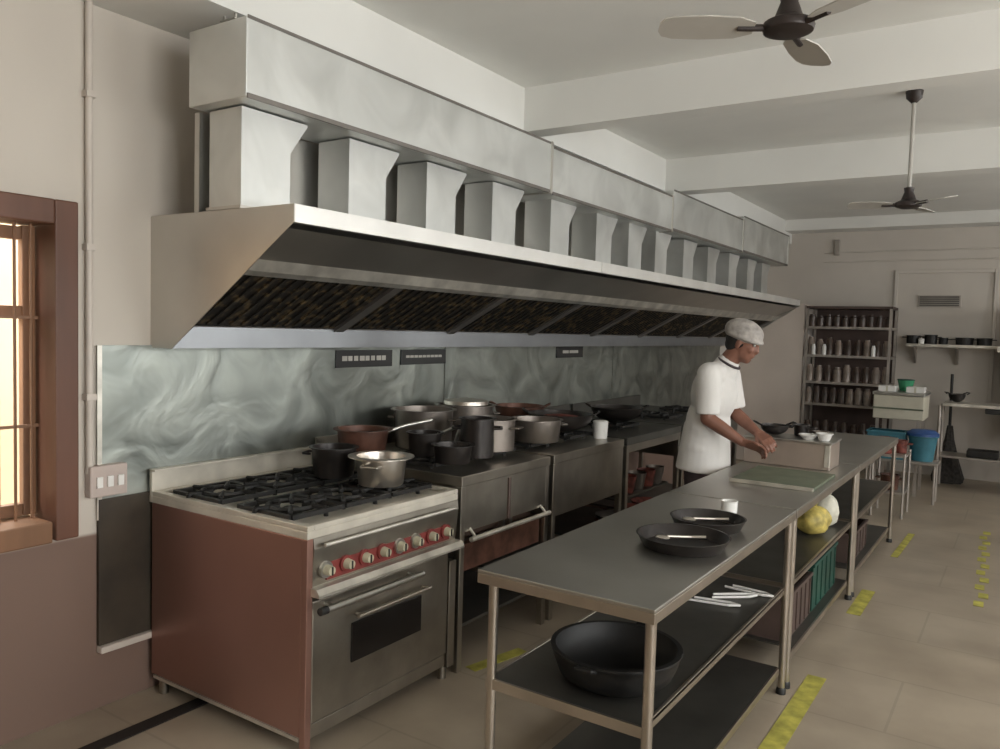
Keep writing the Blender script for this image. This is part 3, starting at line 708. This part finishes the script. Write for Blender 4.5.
# sink / freezer like cream unit in the middle
fz = empty('chest_cooler', (2.02, 9.55, 0), 'cream striped chest cooler with clutter on top in front of the storage rack', 'cooler')
MB().box(1.80, 2.28, 9.30, 9.85, .80, 1.05, .01).build('body', 'creambox', fz)
MB().box(1.79, 2.29, 9.29, 9.86, 1.05, 1.085, .008).build('lid', 'steel', fz)
MB().box(1.80, 2.28, 9.293, 9.30, .905, .922).build('stripe', 'board', fz)
for x in (1.83, 2.22):
    for y in (9.33, 9.80): MB().box(x, x+.03, y-.015, y+.015, 0, .80).build('leg', 'rack', fz)
for a, b_, lb in ((1.83, 2.0, 'left white carton on the chest cooler'), (2.10, 2.27, 'right white carton on the chest cooler')):
    k = empty('carton', ((a+b_)/2, 9.45, 1.086), lb, 'carton')
    MB().box(a, b_, 9.38, 9.55, 1.086, 1.145, .003).build('body', 'white', k)
    MB().box((a+b_)/2-.01, (a+b_)/2+.01, 9.379, 9.38, 1.086, 1.145).build('tape_strip', 'creambox', k)
gl = empty('green_basket', (2.06, 9.68, 1.086), 'small green plastic basket between the white cartons', 'basket')
MB().lathe([(0, 0), (.06, 0), (.085, .12), (.08, .12), (.055, .006), (0, .006)], (2.06, 9.68, 1.086), 18).build('bowl', mat('bright_green_plastic', (.05, .30, .15), .5), gl, 40)
MB().torus((2.06, 9.68, 1.206), .084, .006, 20, 6).build('rim', 'green', gl, 40)
crate((1.98, 9.10, .42), .17, .13, .28, 'teal', 'teal crate stacked on a steel stool in front of the chest cooler')
st = empty('low_bench', (2.13, 9.1, 0), 'low steel bench carrying the teal crate and blue bucket', 'bench')
MB().box(1.79, 2.47, 8.95, 9.25, .39, .419, .004).build('seat', 'rack', st)
for x in (1.81, 2.43):
    for y in (8.97, 9.21): MB().tube((x+.01, y, 0), (x+.01, y, .39), .012, seg=8).build('leg', 'rack', st, 40)
bb = empty('blue_bucket', (2.31, 9.10, .42), 'blue plastic bucket beside the teal crate on the low bench', 'bucket')
MB().lathe([(0, 0), (.10, 0), (.135, .24), (.145, .245), (.145, .255), (.128, .255), (.095, .006), (0, .006)], (2.31, 9.10, .42), 24).build('bucket_body', 'teal', bb, 40)
MB().lathe([(0, .255), (.148, .255), (.148, .28), (.11, .31), (0, .32)], (2.31, 9.10, .42), 24).build('lid', 'blue', bb, 40)
tr = empty('serving_trolley', (2.16, 8.25, 0), 'small steel trolley with red-brown vessels beyond the prep tables', 'trolley')
MB().box(2.00, 2.28, 8.05, 8.45, .56, .58, .003).build('top_tray', 'rack', tr)
MB().box(2.00, 2.28, 8.05, 8.45, .22, .24, .003).build('bottom_tray', 'rack', tr)
for x in (2.01, 2.27):
    for y in (8.06, 8.44): MB().tube((x, y, 0), (x, y, .60), .012, seg=8).build('post', 'rack', tr, 40)
pot('red_pot', (2.09, 8.15, .581), .065, .15, 'redbrown', 'red-brown pot at the left on the small trolley', handles='loop')
pot('red_pot', (2.21, 8.27, .581), .055, .12, 'redbrown', 'smaller red-brown pot at the right on the small trolley', handles='loop')
pot('red_pot', (2.14, 8.20, .241), .08, .14, 'brownpan', 'brown pot on the lower tray of the small trolley', handles='loop')
bm_ = empty('floor_mop', (2.44, 10.60, 0), 'upright dark mop with long pole and spreading head beside the cooler', 'mop')
MB().tube((2.44, 10.60, .35), (2.43, 10.63, 1.26), .016, seg=10).build('pole', 'iron', bm_, 40)
g = MB(); g.lathe([(.0, .66), (.03, .66), (.05, .50), (.11, .25), (.17, .05), (.16, .0), (0, .0)], (2.44, 10.60, .0), 22)
for v in g.bm.verts:
    a = math.atan2(v.co.y-10.60, v.co.x-2.44); k = 1+.12*math.sin(a*9)
    v.co.x = 2.44+(v.co.x-2.44)*k; v.co.y = 10.60+(v.co.y-10.60)*k
g.build('mop_head', mat('dark_mop', (.05, .045, .04), .9, var=.3, scale=30, bump=.5), bm_, 60)

# ------------------------------------------------------------------ ceiling fans
def fan(c, rodtop, label, ang, r=.45, s=1, tilt=R(11)):
    f = empty('ceiling_fan', c, label, 'fan'); x, y, z = c
    MB().tube((x, y, z+.06*s), (x, y, rodtop-.03), .012, seg=12).build('rod', 'fanblade', f, 40)
    MB().lathe([(0, rodtop-z), (.05, rodtop-z), (.045, rodtop-z-.04), (.016, rodtop-z-.07), (0, rodtop-z-.07)], c, 20).build('canopy', 'fanmotor', f, 40)
    MB().lathe([(0, -.025*s), (.05*s, -.025*s), (.085*s, -.012*s), (.09*s, .004), (.085*s, .018*s), (.05*s, .035*s), (.03*s, .09*s), (.035*s, .12*s), (0, .13*s)], c, 28).build('motor', 'fanmotor', f, 40)
    for k in range(3):
        a = ang+k*2*PI/3; d = Vector((math.cos(a), math.sin(a), 0)); t = Vector((-d.y, d.x, 0)); up = Vector((0, 0, 1))
        tt = t*math.cos(tilt)+up*math.sin(tilt); nn = d.cross(tt)
        g = MB(); vs = []; o = Vector(c)
        pr = [(.12, .030), (.18, .055), (.30, .062), (.40, .058), (.44, .045), (.455, .02)]
        pr = [(u*r/.45, w_) for u, w_ in pr]
        ring = [(u, w_) for u, w_ in pr]+[(u, -w_) for u, w_ in pr[::-1]]
        A = [g.bm.verts.new(o+d*u+tt*w_+nn*.002) for u, w_ in ring]; B = [g.bm.verts.new(o+d*u+tt*w_-nn*.002) for u, w_ in ring]
        g.bm.faces.new(A); g.bm.faces.new(B[::-1])
        for i in range(len(A)): g.bm.faces.new((A[i], B[i], B[(i+1) % len(A)], A[(i+1) % len(A)]))
        b_ = g.build('blade', 'fanblade', f)
        g = MB(); p = o+d*.07*s; q = o+d*.15
        g.tube(p, q, .011, seg=8); g.build('blade_arm', 'fanmotor', b_, 40)
fan((2.51, 2.50, 2.56), ZC, 'near ceiling fan with a dark motor at the top of the view', R(210), r=.38, s=.85)
fan((2.50, 5.45, 2.46), ZC, 'far small ceiling fan hanging on a long rod past the cross beam', R(78), r=.34, s=.85)

# ------------------------------------------------------------------ the cook
PX, PY_ = 1.50, 4.80
cook = empty('person', (PX, PY_, 0), 'person in a white t-shirt and hair cap working at the middle prep table', 'person')
def W(p): return Vector((PX+p[0], PY_+p[1], p[2]))
class Blob(MB):
    def cap(s, a, b, ra, rb, seg=14):
        a, b = W(a), W(b); s.tube(a, b, ra, rb, seg); s.ball(a, (ra,)*3, seg); s.ball(b, (rb,)*3, seg); return s
    def chain(s, pts):
        for (a, ra), (b, rb) in zip(pts[:-1], pts[1:]): s.cap(a, b, ra, rb)
        return s
    def ell(s, c, rad, rot=None): s.ball(W(c), rad, 20, rot); return s
def remesh(o, vox, sm=4):
    r = o.modifiers.new('remesh', 'REMESH'); r.mode = 'VOXEL'; r.voxel_size = vox; r.use_smooth_shade = True
    s = o.modifiers.new('smooth', 'SMOOTH'); s.iterations = sm; s.factor = .5
    return o
HT = Matrix.Rotation(R(20), 4, 'Y')      # head pitched forward
HC = Vector((.235, 0, 1.60))
def H(x, y, z): return tuple(HC + (HT @ Vector((x, y, z))))
bd = Blob()
# head
bd.ell(H(-.012, 0, .030), (.095, .074, .092), HT)         # skull
bd.ell(H(.018, 0, -.040), (.070, .058, .085), HT)         # face
bd.ell(H(.050, 0, -.095), (.030, .030, .026), HT)         # chin
bd.ell(H(.030, 0, -.080), (.050, .050, .030), HT)         # jaw
bd.ell(H(.078, 0, .020), (.014, .045, .012), HT)          # brow
bd.ell(H(.088, 0, -.028), (.020, .013, .022), HT)         # nose
bd.ell(H(.083, 0, -.005), (.014, .009, .028), HT)
bd.ell(H(.080, 0, -.060), (.012, .024, .007), HT)         # lips
bd.ell(H(.078, 0, -.071), (.011, .021, .007), HT)
for s in (-1, 1):
    bd.ell(H(.058, s*.036, -.030), (.022, .018, .022), HT)  # cheek
    bd.ell(H(-.008, s*.074, -.020), (.018, .008, .032), HT) # ear
# neck, trunk
bd.chain([((.10, 0, 1.40), .070), ((.165, 0, 1.505), .056), ((.215, 0, 1.56), .055)])
bd.ell((.07, 0, 1.28), (.10, .155, .17)); bd.ell((.045, 0, 1.08), (.095, .14, .16)); bd.ell((.03, 0, .93), (.095, .13, .12))
bd.cap((.085, -.16, 1.40), (.085, .16, 1.40), .062, .062)
for s in (-1, 1):
    bd.chain([((.02, s*.080, .90), .072), ((.03, s*.095, .50), .056), ((.0, s*.10, .10), .040)])
    bd.chain([((-.01, s*.10, .06), .04), ((.08, s*.105, .04), .036), ((.15, s*.11, .035), .028)])
def arm(s, el, wr, hd, fwd, thumb_up):
    bd.chain([((.09, s*.18, 1.395), .054), (el, .043), (tuple((Vector(el)*.6+Vector(wr)*.4)), .041), (wr, .027)])
    wv = Vector(wr); hv = Vector(hd); d = (hv-wv).normalized()
    side = Vector((0, 1, 0)) - d*d.y; side.normalize(); up = d.cross(side)*-1
    if up.z < 0: up = -up
    # palm seen edge on a little: broad axis = mix of side/up
    ax = (side*.75+up*.66*(1 if s < 0 else -1)*-1).normalized(); nr = d.cross(ax)
    if nr.z > 0: nr = -nr                                   # palm faces down / inwards
    pc = wv+d*.052
    for k in (-1.5, -.5, .5, 1.5):
        a = wv+d*.012+ax*k*.012; b = wv+d*.088+ax*k*.020
        bd.cap(tuple(a), tuple(b), .016, .012, 10)
    Ls = (.068, .078, .073, .058)
    for i, k in enumerate((-1.5, -.5, .5, 1.5)):
        if s > 0: L_ = Ls[i]
        else: L_ = Ls[i]
        p0 = wv+d*.088+ax*k*.0212; p1 = p0+d*L_*.48+nr*.010; p2 = p1+d*L_*.26+nr*L_*.26; p3 = p2+d*L_*.05+nr*L_*.28
        bd.chain([(tuple(p0), .0095), (tuple(p1), .0088), (tuple(p2), .008), (tuple(p3), .0072)])
    t0 = wv+d*.028-ax*.022; t1 = t0+d*.030-ax*.026+nr*.006; t2 = t1+d*.030-ax*.006+nr*.012
    bd.chain([(tuple(t0), .013), (tuple(t1), .0105), (tuple(t2), .009)])
arm(-1, (.100, -.205, 1.14), (.300, -.165, 1.015), (.44, -.13, .975), 0, 1)
arm(1, (.125, .205, 1.155), (.315, .095, 1.045), (.43, .01, .99), 0, 1)
body = bd.build('body', 'skin', cook); remesh(body, .0055, 3)
sh = Blob()
sh.ell((.065, 0, 1.27), (.135, .185, .19)); sh.ell((.035, 0, 1.08), (.132, .175, .20)); sh.ell((.02, 0, .94), (.145, .180, .12))
sh.cap((.085, -.155, 1.395), (.085, .155, 1.395), .078, .078)
sh.cap((.08, 0, 1.36), (.135, 0, 1.455), .10, .073)
sh.tube(W((.015, 0, .80)), W((.03, 0, 1.08)), .160, .130, 24); sh.tube(W((.015, .03, .80)), W((.03, .03, 1.08)), .158, .130, 24); sh.tube(W((.015, -.03, .80)), W((.03, -.03, 1.08)), .158, .130, 24)
for s in (-1, 1):
    e = Vector((.100, -.205, 1.145) if s < 0 else (.135, .205, 1.16)); a = Vector((.09, s*.18, 1.395))
    sh.cap(tuple(a), tuple(a.lerp(e, .1)), .073, .070); sh.tube(W(a), W(a.lerp(e, .93)), .074, .070, 20)
so = sh.build('shirt', 'shirt', cook); remesh(so, .009, 3)
tr_ = Blob()
tr_.ell((.02, 0, .85), (.122, .156, .12))
for s in (-1, 1):
    tr_.chain([((.02, s*.080, .80), .094), ((.03, s*.095, .50), .075)]); tr_.tube(W((.03, s*.095, .50)), W((.0, s*.10, .07)), .075, .068, 20)
remesh(tr_.build('trousers', 'trousers', cook), .010, 3)
for s in (-1, 1):
    g = Blob(); g.ell((.075, s*.105, .045), (.135, .050, .045)); g.ell((.0, s*.10, .06), (.06, .047, .055))
    for v in g.bm.verts: v.co.z = max(v.co.z, .004)
    g.build('shoe', 'shoe', cook, 60)
# hair at nape and sides, below the cap
g = Blob()
g.ell(H(-.030, 0, .010), (.086, .079, .085), HT)
g.ell(H(-.050, 0, -.035), (.055, .064, .055), HT)
for v in g.bm.verts:
    pass
remesh(g.build('hair', 'hair', cook), .006, 2)
g = Blob()
g.ell(H(-.022, 0, .052), (.120, .096, .080), HT)
g.torus(W(H(-.012, 0, .026)), .094, .016, 32, 8, HT.to_3x3().to_4x4() @ Matrix.Diagonal((1.12, .92, 1, 1)))
cp_ = g.build('hair_cap', 'cap', cook); remesh(cp_, .007, 2)
for s in (-1, 1):
    MB().ball(W(H(.074, s*.030, .003)), (.009, .012, .008), 12).build('eye', 'eye', cook, 60)
    MB().ball(W(H(.0815, s*.030, .003)), (.003, .005, .005), 10).build('pupil', 'black', cook, 60)
    g = Blob(); g.chain([(H(.083, s*.018, .024), .004), (H(.080, s*.034, .028), .0045), (H(.070, s*.050, .022), .003)]); g.build('eyebrow', 'hair', cook, 60)
# dark collar band
g = MB(); g.torus(W((.150, 0, 1.468)), .064, .008, 28, 8, Matrix.Rotation(R(28), 4, 'Y') @ Matrix.Diagonal((1.05, 1.05, 1, 1)))
g.build('collar', 'trousers', cook, 60)

# ------------------------------------------------------------------ light
wd = bpy.data.worlds.new('sky'); SC.world = wd; wd.use_nodes = True
bg = wd.node_tree.nodes['Background']; bg.inputs[0].default_value = (.985, .99, .965, 1); bg.inputs[1].default_value = 13.5
def portal(loc, rot, sx, sy):
    l = bpy.data.lights.new('window_portal', 'AREA'); l.shape = 'RECTANGLE'; l.size = sx; l.size_y = sy; l.cycles.is_portal = True
    o = bpy.data.objects.new('window_portal', l); COL.objects.link(o); o.location = loc; o.rotation_euler = rot
for a, b, c, d in WR: portal((XR+.15, (a+b)/2, (c+d)/2), (0, R(90), 0), d-c, b-a)
portal(((WF[0]+WF[1])/2, YF-.15, (WF[2]+WF[3])/2), (R(90), 0, 0), WF[1]-WF[0], WF[3]-WF[2])
portal((-.17, 1.08, (WZ0+WZ1)/2), (0, R(-90), 0), WZ1-WZ0, 1.19)
sn = bpy.data.lights.new('sun', 'SUN'); sn.energy = 5; sn.angle = R(.6); sn.color = (1, .86, .66)
so_ = bpy.data.objects.new('sun', sn); COL.objects.link(so_); so_.rotation_euler = (R(-10), R(32), 0)

# ------------------------------------------------------------------ camera
cam = bpy.data.cameras.new('camera'); co = bpy.data.objects.new('camera', cam); COL.objects.link(co)
cam.sensor_fit = 'HORIZONTAL'; cam.sensor_width = 36; cam.lens = 36*796.0/1000; cam.clip_start = .05
yaw, pit, rol = R(33.591), R(-3.281), R(1.647)
fw = Vector((-math.sin(yaw)*math.cos(pit), math.cos(yaw)*math.cos(pit), math.sin(pit)))
rt = Vector((math.cos(yaw), math.sin(yaw), 0)); up = rt.cross(fw)
rt2 = rt*math.cos(rol)+up*math.sin(rol); up2 = -rt*math.sin(rol)+up*math.cos(rol)
mx = Matrix((rt2, up2, -fw)).transposed().to_4x4(); mx.translation = (3.168, 0, 1.634)
co.matrix_world = mx
SC.camera = co
SC.view_settings.view_transform = 'Standard'; SC.view_settings.look = 'None'; SC.view_settings.gamma = 1; SC.view_settings.use_curve_mapping = False
SC.view_settings.exposure = -.22
